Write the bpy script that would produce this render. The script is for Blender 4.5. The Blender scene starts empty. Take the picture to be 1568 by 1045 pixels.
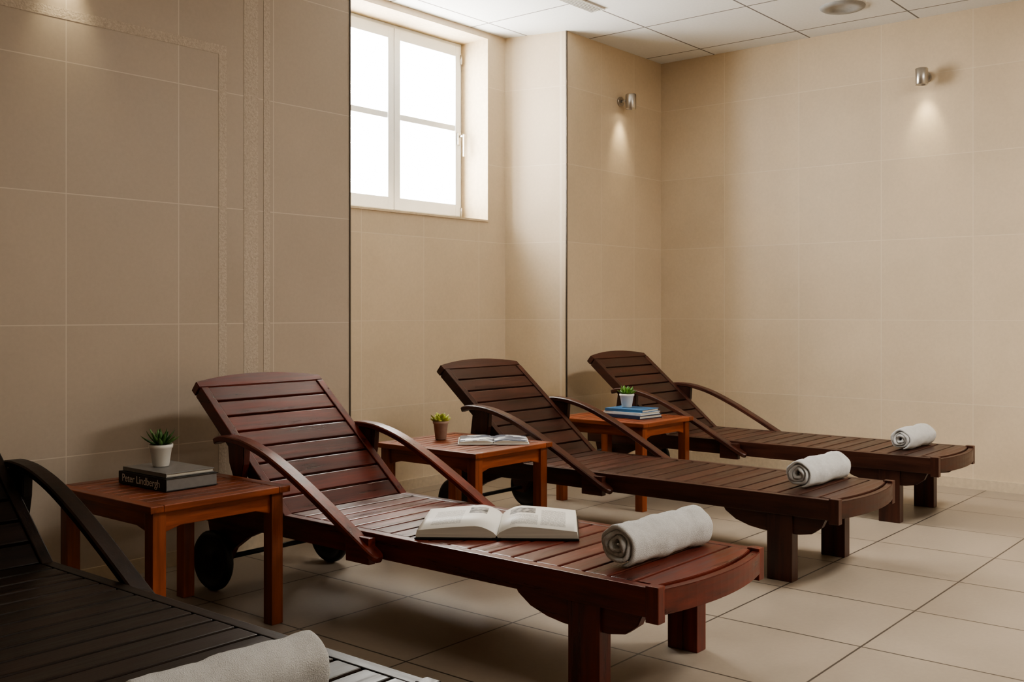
import bpy, bmesh, math, random
from mathutils import Matrix, Vector
random.seed(7)
C = bpy.context.collection

# ------------------------------------------------------------------ materials
def srgb(r, g, b):
    def f(c):
        c /= 255.0
        return c/12.92 if c <= 0.04045 else ((c+0.055)/1.055)**2.4
    return (f(r), f(g), f(b), 1.0)

class NT:
    def __init__(s, name):
        s.m = bpy.data.materials.new(name); s.m.use_nodes = True
        s.t = s.m.node_tree; s.b = s.t.nodes['Principled BSDF']
    def n(s, typ, **kw):
        nd = s.t.nodes.new(typ)
        for k, v in kw.items(): setattr(nd, k, v)
        return nd
    def l(s, a, b): s.t.links.new(a, b)
    def put(s, sock, v):
        if isinstance(v, bpy.types.NodeSocket): s.l(v, sock)
        else: sock.default_value = v
    def math(s, op, a, b=0.0, c=None):
        nd = s.n('ShaderNodeMath', operation=op)
        s.put(nd.inputs[0], a); s.put(nd.inputs[1], b)
        if c is not None: s.put(nd.inputs[2], c)
        return nd.outputs[0]
    def mix(s, f, a, b, blend='MIX'):
        nd = s.n('ShaderNodeMix', data_type='RGBA', blend_type=blend)
        s.put(nd.inputs[0], f); s.put(nd.inputs[6], a); s.put(nd.inputs[7], b)
        return nd.outputs[2]
    def noise(s, vec, scale, detail=3, rough=0.5):
        nd = s.n('ShaderNodeTexNoise')
        if vec is not None: s.l(vec, nd.inputs['Vector'])
        nd.inputs['Scale'].default_value = scale
        nd.inputs['Detail'].default_value = detail
        nd.inputs['Roughness'].default_value = rough
        return nd.outputs[0]
    def obj(s, scale=None):
        tc = s.n('ShaderNodeTexCoord')
        if scale is None: return tc.outputs['Object']
        mp = s.n('ShaderNodeMapping'); mp.inputs['Scale'].default_value = scale
        s.l(tc.outputs['Object'], mp.inputs[0]); return mp.outputs[0]
    def bump(s, h, strength=0.2, dist=0.01):
        bp = s.n('ShaderNodeBump'); bp.inputs['Strength'].default_value = strength
        bp.inputs['Distance'].default_value = dist
        s.l(h, bp.inputs['Height']); s.l(bp.outputs[0], s.b.inputs['Normal'])
    def remap(s, v, a, b, c, d):
        nd = s.n('ShaderNodeMapRange')
        s.put(nd.inputs[0], v)
        for i, x in enumerate((a, b, c, d)): nd.inputs[i+1].default_value = x
        return nd.outputs[0]

def plain(name, col, rough=0.5, metal=0.0, nscale=40, var=0.08, bump=0.05):
    t = NT(name)
    nz = t.noise(t.obj(), nscale, 4)
    f = t.remap(nz, 0.3, 0.7, 1-var, 1+var)
    vm = t.n('ShaderNodeVectorMath', operation='SCALE')
    vm.inputs[0].default_value = col[:3]; t.l(f, vm.inputs['Scale'])
    t.l(vm.outputs[0], t.b.inputs['Base Color'])
    t.b.inputs['Roughness'].default_value = rough
    t.b.inputs['Metallic'].default_value = metal
    if bump: t.bump(nz, bump, 0.003)
    return t.m

def tiles(name, col, grout, ua, uo, us, va, vo, vs, jw=0.004, rough=0.45, var=0.03, mottle=0.05, bumpg=0.25):
    """tile grid in metres; ua/va = world axis index"""
    t = NT(name)
    g = t.n('ShaderNodeNewGeometry')
    sp = t.n('ShaderNodeSeparateXYZ'); t.l(g.outputs['Position'], sp.inputs[0])
    def axis(ax, off, size):
        q = t.math('DIVIDE', t.math('SUBTRACT', sp.outputs[ax], off), size)
        fl = t.math('FLOOR', q)
        fr = t.math('SUBTRACT', q, fl)
        d = t.math('MINIMUM', fr, t.math('SUBTRACT', 1.0, fr))
        return fl, t.math('MULTIPLY', d, size)
    fu, du = axis(ua, uo, us); fv, dv = axis(va, vo, vs)
    d = t.math('MINIMUM', du, dv)
    joint = t.math('LESS_THAN', d, jw/2)
    cb = t.n('ShaderNodeCombineXYZ'); t.l(fu, cb.inputs[0]); t.l(fv, cb.inputs[1])
    wn = t.n('ShaderNodeTexWhiteNoise'); t.l(cb.outputs[0], wn.inputs[0])
    n1 = t.noise(g.outputs['Position'], 2.2, 5, 0.6)
    n2 = t.noise(g.outputs['Position'], 60, 3, 0.6)
    f = t.math('MULTIPLY', t.remap(wn.outputs[0], 0, 1, 1-var, 1+var), t.remap(n1, 0.3, 0.7, 1-mottle, 1+mottle))
    f = t.math('MULTIPLY', f, t.remap(n2, 0.3, 0.7, 0.97, 1.03))
    vm = t.n('ShaderNodeVectorMath', operation='SCALE')
    vm.inputs[0].default_value = col[:3]; t.l(f, vm.inputs['Scale'])
    t.l(t.mix(joint, vm.outputs[0], grout), t.b.inputs['Base Color'])
    t.l(t.remap(n1, 0.3, 0.7, rough-0.05, rough+0.08), t.b.inputs['Roughness'])
    h = t.math('ADD', t.math('MULTIPLY', t.math('SUBTRACT', 1.0, joint), 1.0), t.math('MULTIPLY', n2, 0.12))
    t.bump(h, bumpg, 0.002)
    return t.m

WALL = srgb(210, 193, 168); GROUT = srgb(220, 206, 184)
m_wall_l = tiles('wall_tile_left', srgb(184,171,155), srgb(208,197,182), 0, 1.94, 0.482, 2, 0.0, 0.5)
m_wall_p = tiles('wall_tile_pier', WALL, GROUT, 0, 5.70, 0.40, 2, 0.0, 0.5)
m_wall_r = tiles('wall_tile_recess', WALL, GROUT, 0, 4.44, 0.50, 2, 0.0, 0.5)
m_wall_b = tiles('wall_tile_back', WALL, GROUT, 1, 1.796, 0.545, 2, 0.0, 0.5)
m_reveal = plain('reveal_plaster', srgb(210, 192, 164), 0.7)
m_floor = tiles('floor_tile', srgb(156, 144, 129), srgb(74, 66, 59), 0, 3.19, 0.503, 1, 1.22, 0.5, jw=0.007, rough=0.42, var=0.05, mottle=0.10)
m_base = plain('baseboard_tile', srgb(200, 185, 162), 0.45)
m_ceil = tiles('ceiling_panel', srgb(236, 237, 236), srgb(128, 126, 123), 0, 5.56, 0.7, 1, 2.11, 0.7, jw=0.011, rough=0.9, var=0.02, mottle=0.01, bumpg=0.5)
m_metal = plain('brushed_steel', srgb(190, 186, 180), 0.3, 1.0, 200, 0.05, 0.02)
m_darktrim = plain('edge_trim_metal', srgb(84, 76, 68), 0.45, 0.3)
m_frame = plain('window_frame_white', srgb(222, 224, 224), 0.4, 0, 10, 0.02, 0)
m_black = plain('black_plastic', srgb(22, 21, 21), 0.45)
m_white = plain('white_enamel', srgb(225, 224, 220), 0.5, 0, 20, 0.03, 0.02)
m_grey = plain('grey_enamel', srgb(160, 160, 158), 0.5)

def decor():
    t = NT('textured_mosaic_strip')
    g = t.n('ShaderNodeNewGeometry')
    v = t.n('ShaderNodeTexVoronoi'); v.inputs['Scale'].default_value = 130
    t.l(g.outputs['Position'], v.inputs['Vector'])
    n = t.noise(g.outputs['Position'], 90, 4, 0.7)
    t.l(t.mix(t.remap(n, .35, .65, 0, 1), srgb(180, 167, 151), srgb(203, 191, 176)), t.b.inputs['Base Color'])
    t.b.inputs['Roughness'].default_value = 0.6
    t.bump(t.math('ADD', v.outputs['Distance'], n), 0.35, 0.003)
    return t.m
m_decor = decor()

def pane_mat():
    t = NT('frosted_daylight_pane')
    nz = t.noise(t.obj(), 1.5, 2)
    col = t.mix(t.remap(nz, .35, .65, 0, 1), (1, .97, .90, 1), (1, .99, .95, 1))
    t.b.inputs['Base Color'].default_value = (.8, .8, .78, 1)
    t.l(col, t.b.inputs['Emission Color'])
    t.b.inputs['Emission Strength'].default_value = 17.0
    t.b.inputs['Roughness'].default_value = 0.3
    return t.m
m_pane = pane_mat()

def emis(name, col, st):
    t = NT(name); t.b.inputs['Emission Color'].default_value = col
    t.b.inputs['Emission Strength'].default_value = st
    return t.m
m_lampglow = emis('lamp_lens', (1, .85, .62, 1), 12)
m_panelglow = emis('ceiling_lamp_lens', (1, .95, .88, 1), 3)  # glow for the added fill panels out of view

def wood(name, dark, light, axis, rough=0.32, spec=0.5):
    t = NT(name)
    sc = [34, 34, 34]; sc[axis] = 2.2
    v = t.obj(tuple(sc))
    g = t.n('ShaderNodeNewGeometry')
    off = t.n('ShaderNodeVectorMath', operation='ADD')
    t.l(v, off.inputs[0])
    sc2 = t.n('ShaderNodeVectorMath', operation='SCALE'); sc2.inputs[0].default_value = (37, 53, 71)
    t.l(g.outputs['Random Per Island'], sc2.inputs['Scale']); t.l(sc2.outputs[0], off.inputs[1])
    n1 = t.noise(off.outputs[0], 1.0, 6, 0.65)
    n2 = t.noise(t.obj(), 3.0, 3, 0.5)
    f = t.math('ADD', t.math('MULTIPLY', n1, 0.75), t.math('MULTIPLY', n2, 0.35))
    f = t.remap(f, 0.36, 0.74, 0, 1)
    col = t.mix(f, dark, light)
    vm = t.n('ShaderNodeVectorMath', operation='SCALE'); t.l(col, vm.inputs[0])
    t.l(t.remap(g.outputs['Random Per Island'], 0, 1, 0.72, 1.3), vm.inputs['Scale'])
    t.l(vm.outputs[0], t.b.inputs['Base Color'])
    t.l(t.remap(n1, .3, .7, rough-.06, rough+.12), t.b.inputs['Roughness'])
    t.b.inputs['Specular IOR Level'].default_value = spec
    t.bump(n1, 0.25, 0.003)
    return t.m
def woodset(nm, d, l, r=0.32, s=0.5): return [wood(f'{nm}_{"xyz"[a]}', d, l, a, r, s) for a in range(3)]
W_black = woodset('wood_ebony', srgb(10, 8, 7), srgb(46, 31, 24), .38, .28)
W_maho = woodset('wood_mahogany', srgb(44, 15, 11), srgb(116, 46, 32), .30)
W_dark = woodset('wood_dark_walnut', srgb(32, 16, 12), srgb(78, 41, 29), .34)
W_teak = woodset('wood_teak', srgb(84, 35, 17), srgb(158, 82, 44), .36)

# ------------------------------------------------------------------ mesh helpers
def merge(bm, tmp):
    me = bpy.data.meshes.new('tmp'); tmp.to_mesh(me); tmp.free()
    bm.from_mesh(me); bpy.data.meshes.remove(me)

def box(bm, c, s, rot=None, bev=0.003, mi=None, auto=True):
    tmp = bmesh.new(); bmesh.ops.create_cube(tmp, size=1)
    for v in tmp.verts: v.co = Vector((v.co.x*s[0], v.co.y*s[1], v.co.z*s[2]))
    if bev: bmesh.ops.bevel(tmp, geom=tmp.edges[:], offset=min(bev, min(s)*0.45), segments=2, affect='EDGES', profile=0.6)
    if mi is None: mi = list(s).index(max(s))
    for f in tmp.faces: f.material_index = mi
    M = Matrix.Translation(Vector(c))
    if rot is not None: M = M @ rot.to_4x4()
    tmp.transform(M); merge(bm, tmp)

def prism(bm, pts, axis, a0, a1, mi=0, bev=0.003, M=None):
    tmp = bmesh.new()
    def P(p, a):
        return Vector((a, p[0], p[1])) if axis == 'x' else (Vector((p[0], a, p[1])) if axis == 'y' else Vector((p[0], p[1], a)))
    A = [tmp.verts.new(P(p, a0)) for p in pts]; B = [tmp.verts.new(P(p, a1)) for p in pts]
    tmp.faces.new(A); tmp.faces.new(B[::-1])
    n = len(pts)
    for i in range(n): tmp.faces.new((A[i], B[i], B[(i+1) % n], A[(i+1) % n]))
    bmesh.ops.recalc_face_normals(tmp, faces=tmp.faces[:])
    if bev:
        es = [e for e in tmp.edges if len(e.link_faces) == 2 and e.calc_face_angle(0) > 0.6]
        bmesh.ops.bevel(tmp, geom=es, offset=bev, segments=2, affect='EDGES')
    for f in tmp.faces: f.material_index = mi
    if M is not None: tmp.transform(M)
    merge(bm, tmp)

def cyl(bm, c, r1, r2, h, axis='z', seg=32, mi=0, caps=True, smooth=True):
    tmp = bmesh.new()
    bmesh.ops.create_cone(tmp, cap_ends=caps, segments=seg, radius1=r1, radius2=r2, depth=h)
    for f in tmp.faces:
        f.material_index = mi
        if smooth and len(f.verts) == 4: f.smooth = True
    R = {'z': Matrix.Identity(4), 'x': Matrix.Rotation(math.pi/2, 4, 'Y'), 'y': Matrix.Rotation(-math.pi/2, 4, 'X')}[axis]
    tmp.transform(Matrix.Translation(Vector(c)) @ R); merge(bm, tmp)

def lathe(bm, prof, c, seg=36, mi=0, axis='z'):
    tmp = bmesh.new(); rings = []
    for r, z in prof:
        rings.append([tmp.verts.new((r*math.cos(2*math.pi*i/seg), r*math.sin(2*math.pi*i/seg), z)) for i in range(seg)])
    for a, b in zip(rings, rings[1:]):
        for i in range(seg):
            f = tmp.faces.new((a[i], a[(i+1) % seg], b[(i+1) % seg], b[i])); f.smooth = True; f.material_index = mi
    bmesh.ops.remove_doubles(tmp, verts=tmp.verts[:], dist=1e-6)
    R = {'z': Matrix.Identity(4), 'x': Matrix.Rotation(math.pi/2, 4, 'Y'), 'y': Matrix.Rotation(-math.pi/2, 4, 'X')}[axis]
    tmp.transform(Matrix.Translation(Vector(c)) @ R); merge(bm, tmp)

def obj(name, bm, mats, loc=(0, 0, 0), rz=0.0, parent=None):
    bmesh.ops.recalc_face_normals(bm, faces=bm.faces[:])
    me = bpy.data.meshes.new(name); bm.to_mesh(me); bm.free()
    for m in mats: me.materials.append(m)
    o = bpy.data.objects.new(name, me); C.objects.link(o)
    o.location = loc; o.rotation_euler = (0, 0, rz)
    if parent: o.parent = parent
    return o
def empty(name, loc=(0, 0, 0), rz=0.0):
    o = bpy.data.objects.new(name, None); C.objects.link(o); o.location = loc; o.rotation_euler = (0, 0, rz)
    o.empty_display_size = 0.1
    return o
def b2(bm, x0, x1, y0, y1, z0, z1, bev=0, mi=0):
    box(bm, ((x0+x1)/2, (y0+y1)/2, (z0+z1)/2), (x1-x0, y1-y0, z1-z0), None, bev, mi)

# ------------------------------------------------------------------ room
XR = 6.46; H = 2.85; YL = 3.80; YP = 3.94; YB = 4.36
X0, Y0 = -2.0, -2.2
def shell(name, boxes, mat):
    bm = bmesh.new()
    for b in boxes: b2(bm, *b)
    return obj(name, bm, mat if isinstance(mat, list) else [mat])
shell('floor', [(X0-.12, XR+.12, Y0-.12, 5.0, -.12, 0)], m_floor)
shell('ceiling', [(X0-.12, XR+.12, Y0-.12, 5.0, H, H+.12)], m_ceil)
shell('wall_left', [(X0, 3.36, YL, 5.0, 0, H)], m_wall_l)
shell('wall_back', [(XR, XR+.12, Y0-.12, 5.0, 0, H)], m_wall_b)
shell('wall_right', [(X0-.12, XR, Y0-.12, Y0, 0, H)], m_wall_r)
shell('wall_front', [(X0-.12, X0, Y0, 5.0, 0, H)], m_wall_b)
# recess wall with window opening
WX0, WX1, WZ0, WZ1 = 3.76, 5.027, 1.63, 2.815
shell('wall_recess', [(3.36, WX0, YB, 5.0, 0, H), (WX1, 5.2, YB, 5.0, 0, H),
                      (WX0, WX1, YB, 5.0, 0, WZ0), (WX0, WX1, YB, 5.0, WZ1, H)], m_wall_r)
bm = bmesh.new()
prism(bm, [(5.2, YB), (5.31, YP), (XR, YP), (XR, 5.0), (5.2, 5.0)], 'z', 0, H, 0, 0)
obj('wall_pier', bm, [m_wall_p])
# smooth reveal lining inside window opening
bm = bmesh.new(); e = .006
b2(bm, WX1-e, WX1, YB-.004, 4.70, WZ0, WZ1); b2(bm, WX0, WX0+e, YB-.004, 4.70, WZ0, WZ1)
b2(bm, WX0+e, WX1-e, YB-.004, 4.70, WZ1-e, WZ1)
b2(bm, WX0+e, WX1-e, YB-.008, 4.70, WZ0, WZ0+.012)
obj('trim_1', bm, [m_reveal])
bm = bmesh.new(); b2(bm, 3.354, 3.362, YL-.004, YL+.003, 0, H); obj('trim_2', bm, [m_darktrim])
bm = bmesh.new(); b2(bm, 5.304, 5.314, YP-.004, YP+.003, 0, H); obj('trim_3', bm, [m_darktrim])
# baseboards
shell('baseboard_left', [(X0, 3.35, YL-.01, YL, 0, .06)], m_base)
shell('baseboard_back', [(XR-.01, XR, Y0, YP, 0, .06)], m_base)
shell('baseboard_recess', [(3.36, 5.2, YB-.01, YB, 0, .06)], m_base)
shell('baseboard_pier', [(5.32, XR-.01, YP-.01, YP, 0, .06)], m_base)
# textured decorative strips
bm = bmesh.new(); y0, y1 = YL-.0015, YL
b2(bm, 2.615, 2.655, y0, y1, .06, 2.16); b2(bm, -.5, 2.655, y0, y1, 2.16, 2.20)
b2(bm, 2.745, 2.82, y0, y1, .06, H)
b2(bm, 2.85, 2.885, y0, y1, .06, H)
obj('trim_4', bm, [m_decor])

# window
win = empty('window_1', (0, 0, 0))
bm = bmesh.new(); fy0, fy1 = 4.585, 4.66
zf0, zf1 = WZ0+.012, WZ1-e
for (a, b_, c, d) in [(WX0+e, WX0+.045, zf0, zf1), (WX1-.045, WX1-e, zf0, zf1), (WX0+.04, WX1-.04, zf0, zf0+.04), (WX0+.04, WX1-.04, zf1-.04, zf1)]:
    b2(bm, a, b_, fy0, fy1, c, d, .004)
xm = 4.393
for (sx0, sx1) in [(WX0+.035, xm-.002), (xm+.002, WX1-.035)]:
    z0, z1 = 1.675, 2.785; w = .05; y0, y1 = 4.565, 4.63
    b2(bm, sx0, sx0+w, y0, y1, z0, z1, .006); b2(bm, sx1-w, sx1, y0, y1, z0, z1, .006)
    b2(bm, sx0+w-.004, sx1-w+.004, y0+.001, y1, z0, z0+.075, .006); b2(bm, sx0+w-.004, sx1-w+.004, y0+.001, y1, z1-.07, z1, .006)
    b2(bm, sx0+w-.004, sx1-w+.004, y0+.008, y1, 2.228, 2.266, .005)
obj('window_frame', bm, [m_frame], parent=win)
bm = bmesh.new()
b2(bm, 3.83, 4.36, 4.612, 4.618, 1.73, 2.73); b2(bm, 4.43, 4.955, 4.612, 4.618, 1.73, 2.73)
obj('frosted_panes', bm, [m_pane], parent=win)
bm = bmesh.new()
b2(bm, 4.955, 4.983, 4.553, 4.566, 2.14, 2.22, .004)
cyl(bm, (4.969, 4.535, 2.195), .008, .008, .045, 'y')
b2(bm, 4.960, 4.978, 4.508, 4.520, 2.06, 2.205, .005)
for z in (1.70, 2.70): cyl(bm, (4.992, 4.56, z), .007, .007, .06, 'z')
obj('window_handle', bm, [m_metal], parent=win)

# ceiling fittings
bm = bmesh.new()
lathe(bm, [(.0, -.004), (.07, -.004), (.075, -.012), (.115, -.016), (.128, -.008), (.13, 0)], (5.925, 2.376, H))
obj('ceiling_speaker', bm, [m_grey])
bm = bmesh.new()
b2(bm, 4.72, 5.06, 3.47, 3.475, H-.01, H); b2(bm, 4.72, 5.06, 3.565, 3.57, H-.01, H)
b2(bm, 4.72, 4.725, 3.475, 3.565, H-.01, H); b2(bm, 5.055, 5.06, 3.475, 3.565, H-.01, H)
b2(bm, 4.725, 5.055, 3.475, 3.565, H-.002, H, 0, 1)
for i in range(5): b2(bm, 4.725, 5.055, 3.487+i*.017, 3.491+i*.017, H-.009, H-.001)
obj('air_vent', bm, [m_white, m_black])
for i, (x, y) in enumerate([(4.6, -.1), (2.2, -.9)]):  # unseen glowing panels, added to go with the fill lights
    bm = bmesh.new()
    b2(bm, x-.6, x+.6, y-.3, y+.3, H-.03, H, .004, 0); b2(bm, x-.57, x+.57, y-.27, y+.27, H-.033, H-.029, 0, 1)
    o = obj('fill_panel', bm, [m_white, m_panelglow])

def area(name, loc, size, energy, col, rot=(0, 0, 0), sy=None):
    l = bpy.data.lights.new(name, 'AREA'); l.energy = energy; l.color = col; l.size = size
    if sy: l.shape = 'RECTANGLE'; l.size_y = sy
    o = bpy.data.objects.new(name, l); o.location = loc; o.rotation_euler = rot; C.objects.link(o); return o
area('ceiling_light_a', (4.6, -.1, H-.04), 1.1, 50, (1, .96, .9), sy=.5)  # added fill out of view, brightens the right floor and wall
area('ceiling_light_b', (2.2, -.9, H-.04), 1.1, 22, (1, .96, .9), sy=.5)  # second added fill, lifts the left wall

# wall spot lamps
def sconce(loc, n):
    """loc: point on the wall, n: 2D wall normal"""
    nx, ny = n
    e_ = empty('wall_spotlight', loc)
    bm = bmesh.new(); ax = 'x' if nx else 'y'
    cyl(bm, (nx*.008, ny*.008, .01), .032, .032, .016, ax)
    cyl(bm, (nx*.035, ny*.035, .01), .010, .010, .05, ax, 16)
    lathe(bm, [(0, .05), (.034, .05), (.037, .046), (.037, -.046), (.034, -.05), (.030, -.048), (.030, -.03), (0, -.03)], (nx*.09, ny*.09, 0))
    obj('lamp_body', bm, [m_metal], parent=e_)
    bm = bmesh.new(); cyl(bm, (nx*.09, ny*.09, -.033), .026, .026, .004)
    obj('lamp_lens', bm, [m_lampglow], parent=e_)
    l = bpy.data.lights.new('spot', 'SPOT'); l.energy = 4.2; l.color = (1, .84, .56); l.spot_size = math.radians(60); l.spot_blend = 1.0
    l.shadow_soft_size = .035
    o = bpy.data.objects.new('spot_bulb', l); C.objects.link(o); o.parent = e_
    o.location = (nx*.09, ny*.09, -.055)
    d = Vector((-nx*.35, -ny*.35, -1)); o.rotation_euler = d.to_track_quat('-Z', 'Y').to_euler()
sconce((XR, 2.065, 2.47), (-1, 0)); sconce((5.92, YP, 2.48), (0, -1)); sconce((1.93, YL, 2.47), (0, -1))

# ------------------------------------------------------------------ sun lounger
def lounger(cx, y0, mats):
    bm = bmesh.new()
    L = 2.07; HG = 1.52; TOP = .34
    arc = lambda x: -.045*(1-(x/.3)**2)      # bulge of foot end
    # rails
    for s in (-1, 1):
        box(bm, (s*.2825, .02+(L-.02)/2, .30), (.035, L-.02, .078), mi=1)
        # corner block at foot
        box(bm, (s*.284, .012, .296), (.034, .04, .096), mi=2)
        # shaped bracket + leg
        prism(bm, [(.05, .268), (.49, .268), (.475, .245), (.43, .215), (.37, .196), (.31, .187), (.16, .187), (.11, .196), (.07, .225)], 'x', s*.262-.016, s*.262+.016, 1)
        box(bm, (s*.262, .235, .13), (.055, .105, .26), mi=2)
        # head leg/wheel bracket
        prism(bm, [(1.66, .265), (2.05, .265), (2.03, .19), (1.99, .09), (1.93, .085), (1.88, .16), (1.80, .21)], 'x', s*.235-.014, s*.235+.014, 1)
        # wheel
        tmpc = (s*.285, 1.955, .112)
        lathe(bm, [(.0, -.010), (.03, -.016), (.034, -.010), (.085, -.008), (.09, -.018), (.104, -.018), (.112, -.008), (.112, .008), (.104, .018), (.09, .018), (.085, .008), (.034, .010), (.03, .016), (0, .010)], tmpc, 40, 3, 'x')
    cyl(bm, (0, 1.955, .112), .010, .010, .56, 'x', 16, 3)
    # cross braces
    box(bm, (0, .235, .226), (.50, .03, .075)); box(bm, (0, .9, .27), (.535, .05, .03)); box(bm, (0, 1.98, .28), (.535, .04, .06))
    # foot end curved board
    N = 16; out = [(-.3+.6*i/N, arc(-.3+.6*i/N)) for i in range(N+1)]
    inn = [(x, y+.026) for x, y in out][::-1]
    prism(bm, out+inn, 'z', .268, .335, 0, .002)
    # first slat, curved front
    o2 = [(-.263+.526*i/N, arc(-.263+.526*i/N)+.031) for i in range(N+1)]
    prism(bm, o2+[(.263, .081), (-.263, .081)], 'z', .314, TOP, 0, .002)
    p = .0845; y = .091
    while y+p-.010 <= HG+.002:
        box(bm, (0, y+(p-.010)/2, TOP-.012), (.526, p-.010, .022), bev=.004, mi=0); y += p
    # support runner
    for s in (-1, 1): box(bm, (s*.245, .8, .300), (.03, 1.45, .026), mi=1)
    # backrest
    ang = math.radians(40); R = Matrix.Rotation(ang, 4, 'X')
    M = Matrix.Translation((0, HG, TOP-.02)) @ R
    def bb(c, s, mi): 
        q = M @ Vector(c); box(bm, q, s, R.to_3x3(), .0035, mi)
    BL = .665
    for s in (-1, 1): bb((s*.282, BL/2, -.004), (.034, BL, .05), 1)
    for k in range(8):
        bb((0, .012+k*.083+.0375, .006), (.528, .073, .02), 0)
    tp = [(-.302+.604*i/N, .70+.035*(1-((-.302+.604*i/N)/.302)**2)) for i in range(N+1)]
    prism(bm, [(-.302, .668), (.302, .668)]+tp[::-1], 'z', -.028, .018, 0, .003, M)
    for s in (-1, 1): bb((s*.2, .35, -.022), (.03, .62, .03), 1)
    # prop struts
    a = M @ Vector((0, .45, -.03)); b = Vector((0, 1.93, .27)); d = b-a
    for s in (-.2, .2):
        q = (a+b)/2; q.x = s
        box(bm, q, (.025, d.length, .035), Matrix.Rotation(math.atan2(d.z, d.y), 3, 'X'), .002, 1)
    # arms
    path = [(1.87, .572), (1.83, .586), (1.77, .588), (1.68, .578), (1.56, .545), (1.42, .486), (1.28, .416), (1.15, .346), (1.06, .298), (1.0, .266)]
    pp = []
    ext = [path[0]]+path+[path[-1]]
    for i in range(1, len(ext)-2):
        for k in range(4):
            t = k/4; a0, a1, a2, a3 = ext[i-1], ext[i], ext[i+1], ext[i+2]
            pp.append(tuple(.5*((2*a1[j])+(-a0[j]+a2[j])*t+(2*a0[j]-5*a1[j]+4*a2[j]-a3[j])*t*t+(-a0[j]+3*a1[j]-3*a2[j]+a3[j])*t**3) for j in (0, 1)))
    pp.append(path[-1])
    for s in (-1, 1):
        tmp = bmesh.new(); rings = []
        n = len(pp)
        for i, (yy, zz) in enumerate(pp):
            j0, j1 = max(i-1, 0), min(i+1, n-1)
            ty, tz = pp[j1][0]-pp[j0][0], pp[j1][1]-pp[j0][1]; ln = math.hypot(ty, tz); ny, nz = tz/ln, -ty/ln
            if nz < 0: ny, nz = -ny, -nz
            u = i/(n-1); w = .027
            if i < 3: w *= (.55, .85, .97)[i]
            if i > n-4: w *= (.97, .8, .45)[i-(n-3)]
            th = .011; cx_ = s*.325
            sec = [(-w, -th+.003), (-w+.004, -th), (w-.004, -th), (w, -th+.003), (w, th-.004), (w-.005, th), (-w+.005, th), (-w, th-.004)]
            rings.append([tmp.verts.new((cx_+a_, yy+ny*b_, zz+nz*b_)) for a_, b_ in sec])
        for A, B in zip(rings, rings[1:]):
            for i in range(8): tmp.faces.new((A[i], A[(i+1) % 8], B[(i+1) % 8], B[i]))
        tmp.faces.new(rings[0]); tmp.faces.new(rings[-1])
        bmesh.ops.recalc_face_normals(tmp, faces=tmp.faces[:])
        for f in tmp.faces: f.material_index = 1
        merge(bm, tmp)
        prism(bm, [(1.70, .572), (1.80, .58), (1.79, .50), (1.765, .45), (1.72, .44), (1.705, .50)], 'x', s*.316-.015, s*.316+.015, 2)
        box(bm, (s*.315, 1.10, .285), (.03, .11, .085), mi=1)
    return obj('sun_lounger', bm, mats+[m_black], (cx, y0, 0))
lounger(1.135, 1.37, W_black); lounger(2.57, 1.40, W_maho); lounger(4.06, 1.53, W_dark); lounger(5.46, 1.60, W_dark)

# ------------------------------------------------------------------ side tables
TH = .465
def table(cx, cy, w=.52, d=.60):
    bm = bmesh.new(); t = .022
    fr = .045
    for s in (-1, 1):
        box(bm, (s*(w/2-fr/2), 0, TH-t/2), (fr, d, t), mi=1)
        box(bm, (0, s*(d/2-fr/2), TH-t/2), (w-2*fr-.001, fr, t), mi=0)
    n = 10; y0 = -d/2+fr; sp = (d-2*fr)/n
    for i in range(n):
        box(bm, (0, y0+sp*(i+.5), TH-t/2-.001), (w-2*fr, sp-.007, t), mi=0)
    box(bm, (0, 0, TH-t-.008), (.04, d-.08, .018), mi=1)
    lx, ly = w/2-.04, d/2-.04
    for sx in (-1, 1):
        for sy in (-1, 1): box(bm, (sx*lx, sy*ly, (TH-t)/2), (.046, .046, TH-t), mi=2)
    z1 = TH-t; dd = .075
    for s in (-1, 1):
        prism(bm, [(-ly, z1), (ly, z1), (ly, z1-dd), (ly-.09, z1-dd+.022), (-ly+.09, z1-dd+.022), (-ly, z1-dd)], 'x', s*lx-.011, s*lx+.011, 1, .002)
        prism(bm, [(-lx, z1), (lx, z1), (lx, z1-dd), (lx-.08, z1-dd+.022), (-lx+.08, z1-dd+.022), (-lx, z1-dd)], 'y', s*ly-.011, s*ly+.011, 0, .002)
    return obj('side_table', bm, W_teak, (cx, cy, 0))
table(1.95, 3.10); table(3.435, 3.12); table(4.84, 3.2)

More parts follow.
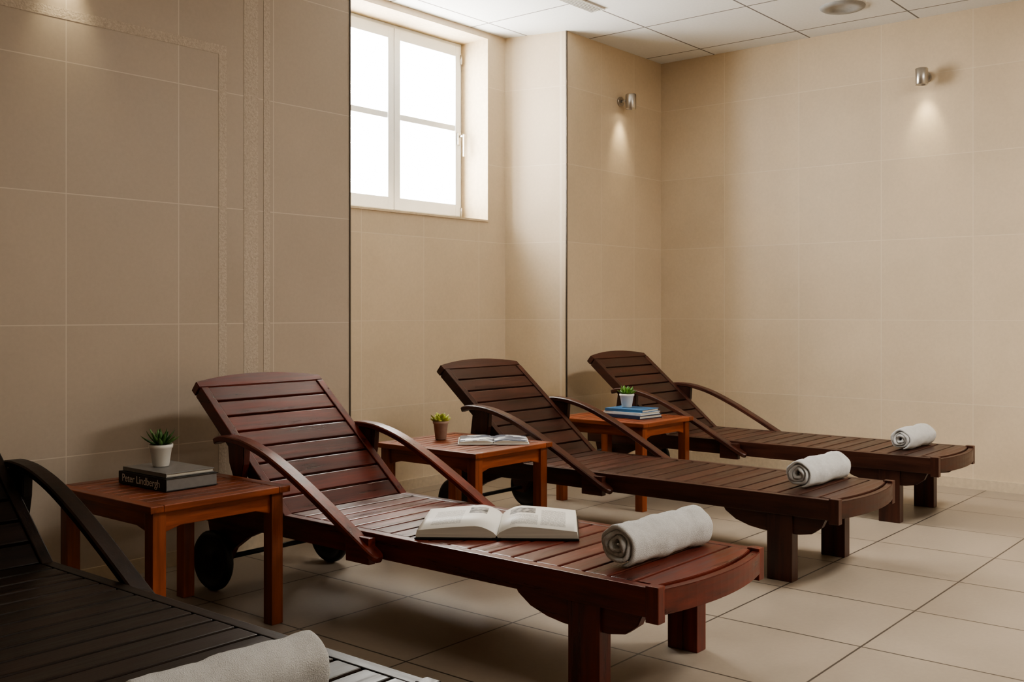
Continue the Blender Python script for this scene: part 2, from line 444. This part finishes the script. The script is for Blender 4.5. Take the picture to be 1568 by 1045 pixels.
# ------------------------------------------------------------------ towels
def towel_mat():
    t = NT('white_terry_cloth')
    n = t.noise(t.obj(), 420, 3, .7); n2 = t.noise(t.obj(), 45, 3)
    t.l(t.mix(n2, srgb(214, 215, 214), srgb(240, 241, 240)), t.b.inputs['Base Color'])
    t.b.inputs['Roughness'].default_value = .95
    t.b.inputs['Sheen Weight'].default_value = .3
    t.bump(t.math('ADD', n, t.math('MULTIPLY', n2, .6)), 1.0, .006)
    return t.m
m_towel = towel_mat()
def towel(x0, x1, y, z0, r, rz=0, seed=0):
    rnd = random.Random(seed)
    bm = bmesh.new(); turns = 3.3; N = 110; pitch = (r-.010)/turns*.97
    mid = []
    a_end = math.radians(250)
    for i in range(N+1):
        u = i/N; a = a_end-(1-u)*turns*2*math.pi; rr = .010+(r-pitch/2-.010)*u
        wob = 1+.05*math.sin(3*a+seed)+.03*math.sin(5*a)
        wz = .94
        mid.append((rr*wob*math.cos(a), rr*wob*math.sin(a)*wz, a))
    Lh = (x1-x0)/2; xs = [-Lh, -Lh+.002, -Lh+.006, -Lh+.013]
    K = 22; xs += [-Lh+.03+(2*Lh-.06)*k/K for k in range(K+1)]; xs += [Lh-.013, Lh-.006, Lh-.002, Lh]
    thf = [.30, .60, .80, .92]+[1]*(K+1)+[.92, .80, .60, .30]
    rows = []
    for x, tf in zip(xs, thf):
        row_o, row_i = [], []
        g = 1+.035*math.sin(x*31+seed)+.02*math.sin(x*67+2*seed)
        for i, (py, pz, a) in enumerate(mid):
            cap = min(1, (i+1)/3, (N-i+1.2)/3)
            h = pitch*.47*tf*cap; ny, nz = math.cos(a), math.sin(a)
            xx = x+ (.006*math.sin(a*1.7+seed) if abs(x) > Lh-.02 else 0)
            row_o.append(bm.verts.new((xx, (py+ny*h)*g, (pz+nz*h)*g)))
            row_i.append(bm.verts.new((xx, (py-ny*h)*g, (pz-nz*h)*g)))
        rows.append(row_o+row_i[::-1])
    M = len(rows[0])
    for A, B in zip(rows, rows[1:]):
        for i in range(M):
            f = bm.faces.new((A[i], A[(i+1) % M], B[(i+1) % M], B[i])); f.smooth = True
    for row in (rows[0], rows[-1]):
        h = M//2
        for i in range(h-1):
            f = bm.faces.new((row[i], row[i+1], row[M-2-i], row[M-1-i])); f.smooth = True
    zmin = min(v.co.z for v in bm.verts)
    o = obj('rolled_towel', bm, [m_towel], ((x0+x1)/2, y, z0-zmin), rz)
    tex = bpy.data.textures.new('towel_clouds', 'CLOUDS'); tex.noise_scale = .035
    md = o.modifiers.new('soft', 'DISPLACE'); md.texture = tex; md.strength = .007; md.texture_coords = 'LOCAL'
    return o
ZT = .3405
towel(.90, 1.27, 1.55, ZT, .061, math.radians(-2), 1)
towel(2.40, 2.81, 1.60, ZT, .066, math.radians(-3), 2)
towel(3.94, 4.32, 1.76, ZT, .064, math.radians(-2), 3)
towel(5.36, 5.71, 1.84, ZT, .064, math.radians(-2), 4)

# ------------------------------------------------------------------ books
def page_mat():
    t = NT('printed_page')
    tc = t.n('ShaderNodeTexCoord'); sp = t.n('ShaderNodeSeparateXYZ'); t.l(tc.outputs['Object'], sp.inputs[0])
    x, y = sp.outputs[0], sp.outputs[1]
    def rng(v, a, b): return t.math('MULTIPLY', t.math('GREATER_THAN', v, a), t.math('LESS_THAN', v, b))
    rows = t.math('LESS_THAN', t.math('FRACT', t.math('MULTIPLY', y, 105.0)), .42)
    mp = t.n('ShaderNodeCombineXYZ'); t.l(t.math('MULTIPLY', x, 260), mp.inputs[0]); t.l(t.math('FLOOR', t.math('MULTIPLY', y, 105.0)), mp.inputs[1])
    w = t.math('GREATER_THAN', t.noise(mp.outputs[0], 1.0, 1), .42)
    blk = t.math('MAXIMUM', t.math('MULTIPLY', rng(x, -.215, -.12), rng(y, -.12, .10)), t.math('MULTIPLY', rng(x, .04, .125), rng(y, -.13, .03)))
    blk = t.math('MAXIMUM', blk, t.math('MULTIPLY', rng(x, .135, .215), rng(y, -.13, .12)))
    txt = t.math('MULTIPLY', t.math('MULTIPLY', rows, w), blk)
    pic = t.math('MAXIMUM', t.math('MULTIPLY', rng(x, -.105, -.045), rng(y, .04, .14)), t.math('MULTIPLY', rng(x, .03, .115), rng(y, .05, .14)))
    ns = t.noise(tc.outputs['Object'], 55, 4)
    piccol = t.mix(t.remap(ns, .4, .6, 0, 1), srgb(40, 38, 38), srgb(170, 166, 160))
    c = t.mix(t.math('MULTIPLY', txt, .75), srgb(234, 232, 226), srgb(50, 48, 46))
    c = t.mix(pic, c, piccol)
    t.l(c, t.b.inputs['Base Color']); t.b.inputs['Roughness'].default_value = .5
    return t.m
def edge_mat():
    t = NT('page_edges')
    n = t.noise(t.obj((4, 4, 900)), 1.0, 2)
    t.l(t.mix(n, srgb(150, 146, 136), srgb(228, 224, 212)), t.b.inputs['Base Color']); t.b.inputs['Roughness'].default_value = .8
    return t.m
m_page = page_mat(); m_edge = edge_mat()
def open_book(loc, rz, W=.25, Hh=.35, T=.036, name='open_book', cover=m_black, page=m_page):
    bm = bmesh.new()
    for s in (-1, 1):
        # cover board
        box(bm, (s*(W/2+.004), 0, .003), (W+.006, Hh+.012, .005), None, .001, 0)
        N = 22; top = []
        for i in range(N+1):
            u = i/N; x = W*u
            z = .006+T*(.30+.70*math.sin(min(1, u/.28)*math.pi/2))*(1-.42*max(0, (u-.28)/.72)**1.3)
            if u < .02: z = .012
            top.append((s*x, z))
        tmp = bmesh.new()
        ya, yb = -Hh/2, Hh/2
        A = [tmp.verts.new((x, ya, z)) for x, z in top]; B = [tmp.verts.new((x, yb, z)) for x, z in top]
        A0 = [tmp.verts.new((x*1.0+ s*.004*(1), ya, .006)) for x, z in top]; B0 = [tmp.verts.new((x+s*.004, yb, .006)) for x, z in top]
        for i in range(N):
            f = tmp.faces.new((A[i], A[i+1], B[i+1], B[i])); f.material_index = 1; f.smooth = True
            for P, Q in ((A, A0), (B, B0)):
                f = tmp.faces.new((P[i], P[i+1], Q[i+1], Q[i])); f.material_index = 2
            f = tmp.faces.new((A0[i], A0[i+1], B0[i+1], B0[i])); f.material_index = 2
        f = tmp.faces.new((A[N], A0[N], B0[N], B[N])); f.material_index = 2
        f = tmp.faces.new((A[0], A0[0], B0[0], B[0])); f.material_index = 2
        merge(bm, tmp)
    box(bm, (0, 0, .0035), (.03, Hh+.012, .006), None, .001, 0)
    return obj(name, bm, [cover, page, m_edge], loc, rz)
open_book((2.585, 2.19, .3405), math.atan2(-.80, .60))

def mag_mat():
    t = NT('magazine_page')
    o = t.obj(); n = t.noise(o, 14, 3); n2 = t.noise(o, 70, 3)
    sp = t.n('ShaderNodeSeparateXYZ'); t.l(o, sp.inputs[0])
    pic = t.math('MULTIPLY', t.math('GREATER_THAN', n, .5), t.math('LESS_THAN', t.math('ABSOLUTE', sp.outputs[0]), .15))
    c = t.mix(n2, srgb(70, 88, 120), srgb(46, 46, 54))
    t.l(t.mix(t.math('MULTIPLY', pic, .9), srgb(214, 216, 218), c), t.b.inputs['Base Color']); t.b.inputs['Roughness'].default_value = .3
    return t.m
open_book((3.53, 3.03, TH+.0005), math.atan2(-.75, .66), .15, .23, .012, 'open_magazine', m_white, mag_mat())

def closed(bm, x0, x1, y0, y1, z0, h, cm, pm, spine='x'):
    t = .003
    b2(bm, x0, x1, y0, y1, z0, z0+t, .0008, cm); b2(bm, x0, x1, y0, y1, z0+h-t, z0+h, .0008, cm)
    b2(bm, x0, x0+t, y0, y1, z0+t, z0+h-t, 0, cm)
    b2(bm, x0+t, x1-.004, y0+.004, y1-.004, z0+t, z0+h-t, 0, pm)
m_cov_grey = plain('cover_grey', srgb(120, 119, 118), .4)
m_cov_blue = plain('cover_blue', srgb(60, 108, 150), .4)
m_cov_navy = plain('cover_navy', srgb(36, 54, 84), .4)
m_cov_pale = plain('cover_pale', srgb(205, 212, 216), .4)
bs = empty('book_stack', (0, 0, 0))
bm = bmesh.new(); z = TH+.0005
closed(bm, 1.862, 2.06, 2.995, 3.285, z, .042, 0, 1)
obj('thick_book', bm, [m_black, m_cov_grey], parent=bs)
bm = bmesh.new(); closed(bm, 1.872, 2.055, 3.01, 3.275, z+.0425, .014, 0, 1)
obj('thin_book', bm, [m_cov_grey, m_edge], parent=bs)
fc = bpy.data.curves.new('spine_title', 'FONT'); fc.body = 'Peter Lindbergh'; fc.size = .036; fc.extrude = .0003; fc.align_x = 'CENTER'; fc.align_y = 'CENTER'
fo = bpy.data.objects.new('spine_title', fc); C.objects.link(fo); fo.data.materials.append(m_white); fo.parent = bs
fo.matrix_local = Matrix(((0, 0, -1, 1.8612), (-1, 0, 0, 3.145), (0, 1, 0, z+.021), (0, 0, 0, 1)))
bs2 = empty('book_stack', (4.87, 3.16, TH+.0005), math.radians(-6))
zz = 0
for i, (cm, w, d, h) in enumerate([(m_cov_navy, .20, .27, .018), (m_cov_pale, .19, .25, .014), (m_cov_blue, .18, .24, .016)]):
    bm = bmesh.new(); closed(bm, -w/2, w/2, -d/2, d/2, 0, h, 0, 1)
    obj('book_%d' % (i+1), bm, [cm, m_edge], (0, 0, zz), math.radians(4*i), bs2); zz += h+.0004

# ------------------------------------------------------------------ plants
m_soil = plain('soil', srgb(60, 44, 34), .95, 0, 200, .4, .8)
def leafmat(n, a, b):
    t = NT(n); g = t.n('ShaderNodeNewGeometry'); nz = t.noise(t.obj(), 60, 3)
    f = t.math('ADD', t.math('MULTIPLY', g.outputs['Random Per Island'], .6), t.math('MULTIPLY', nz, .5))
    t.l(t.mix(f, a, b), t.b.inputs['Base Color']); t.b.inputs['Roughness'].default_value = .45
    return t.m
def plant(loc, potmat, lm, rows, R0=.027, R1=.038, h=.075, soil=m_soil):
    e_ = empty('potted_succulent', loc)
    bm = bmesh.new()
    lathe(bm, [(0, 0), (R0-.002, 0), (R0, .002), (R1-.002, h-.014), (R1+.001, h-.012), (R1+.002, h), (R1-.002, h), (R1-.004, h-.012), (0, h-.012)], (0, 0, 0))
    obj('pot', bm, [potmat], parent=e_)
    bm = bmesh.new(); cyl(bm, (0, 0, h-.012), R1-.005, R1-.005, .006, 'z', 24); obj('soil', bm, [soil], parent=e_)
    bm = bmesh.new(); rnd = random.Random(int(loc[0]*100))
    for (n, ln, w, el, off) in rows:
        for k in range(n):
            az = 2*math.pi*(k+off)/n+rnd.uniform(-.15, .15); l_ = ln*rnd.uniform(.85, 1.15); e0 = math.radians(el+rnd.uniform(-6, 6))
            S = 7; tmp = bmesh.new(); rings = []
            r, z_ = .004, h-.004; ang = e0-.25
            for i in range(S+1):
                u = i/S; ww = w*(math.sin(math.pi*min(1, .18+u*.82))**.7 if u < 1 else .02)
                th = ww*.38
                ang_ = ang+.45*u
                c_ = Vector((r, 0, z_)); nrm = Vector((-math.sin(ang_), 0, math.cos(ang_)))
                rings.append([tmp.verts.new(c_+Vector((0, ww, 0))+nrm*th*.5), tmp.verts.new(c_-nrm*th), tmp.verts.new(c_-Vector((0, ww, 0))+nrm*th*.5), tmp.verts.new(c_+nrm*th*.1)])
                r += math.cos(ang_)*l_/S; z_ += math.sin(ang_)*l_/S
            for A, B in zip(rings, rings[1:]):
                for i in range(4): 
                    f = tmp.faces.new((A[i], A[(i+1) % 4], B[(i+1) % 4], B[i])); f.smooth = True
            tmp.faces.new(rings[0]); tmp.faces.new(rings[-1])
            tmp.transform(Matrix.Rotation(az, 4, 'Z')); merge(bm, tmp)
    obj('leaves', bm, [lm], parent=e_)
lm1 = leafmat('leaf_green', srgb(30, 62, 34), srgb(98, 138, 70)); lm2 = leafmat('leaf_lime', srgb(130, 142, 44), srgb(206, 208, 104)); lm3 = leafmat('leaf_fresh', srgb(50, 98, 38), srgb(122, 168, 70))
agave = [(9, .066, .010, 30, 0), (8, .066, .009, 52, .4), (5, .058, .008, 75, .2)]
ros = [(10, .054, .016, 24, 0), (8, .050, .015, 46, .5), (6, .042, .013, 66, .2), (4, .030, .010, 82, 0)]
plant((1.955, 3.175, TH+.0578), m_white, lm1, agave)
m_clay = plain('clay_pot', srgb(158, 132, 118), .7)
plant((3.44, 3.27, TH+.0005), m_clay, lm2, ros, .025, .035, .085)
plant((4.88, 3.20, TH+.050), m_white, lm3, [(9, .056, .013, 30, 0), (8, .056, .012, 55, .4), (5, .05, .010, 78, .2)], .028, .040, .075)

# ------------------------------------------------------------------ world, camera
w = bpy.data.worlds.new('World'); bpy.context.scene.world = w; w.use_nodes = True
w.node_tree.nodes['Background'].inputs[0].default_value = (.9, .95, 1, 1); w.node_tree.nodes['Background'].inputs[1].default_value = .4
cam = bpy.data.cameras.new('camera'); co = bpy.data.objects.new('camera', cam); C.objects.link(co)
co.location = (0, 0, 1.05); co.rotation_euler = (math.radians(90), 0, math.radians(-50.4))
cam.lens = 36.3; cam.sensor_width = 36; cam.shift_y = -.0284; cam.clip_start = .02
sc = bpy.context.scene; sc.camera = co
sc.view_settings.view_transform = 'AgX'
sc.view_settings.look = 'AgX - Medium High Contrast'
sc.view_settings.exposure = 0.68
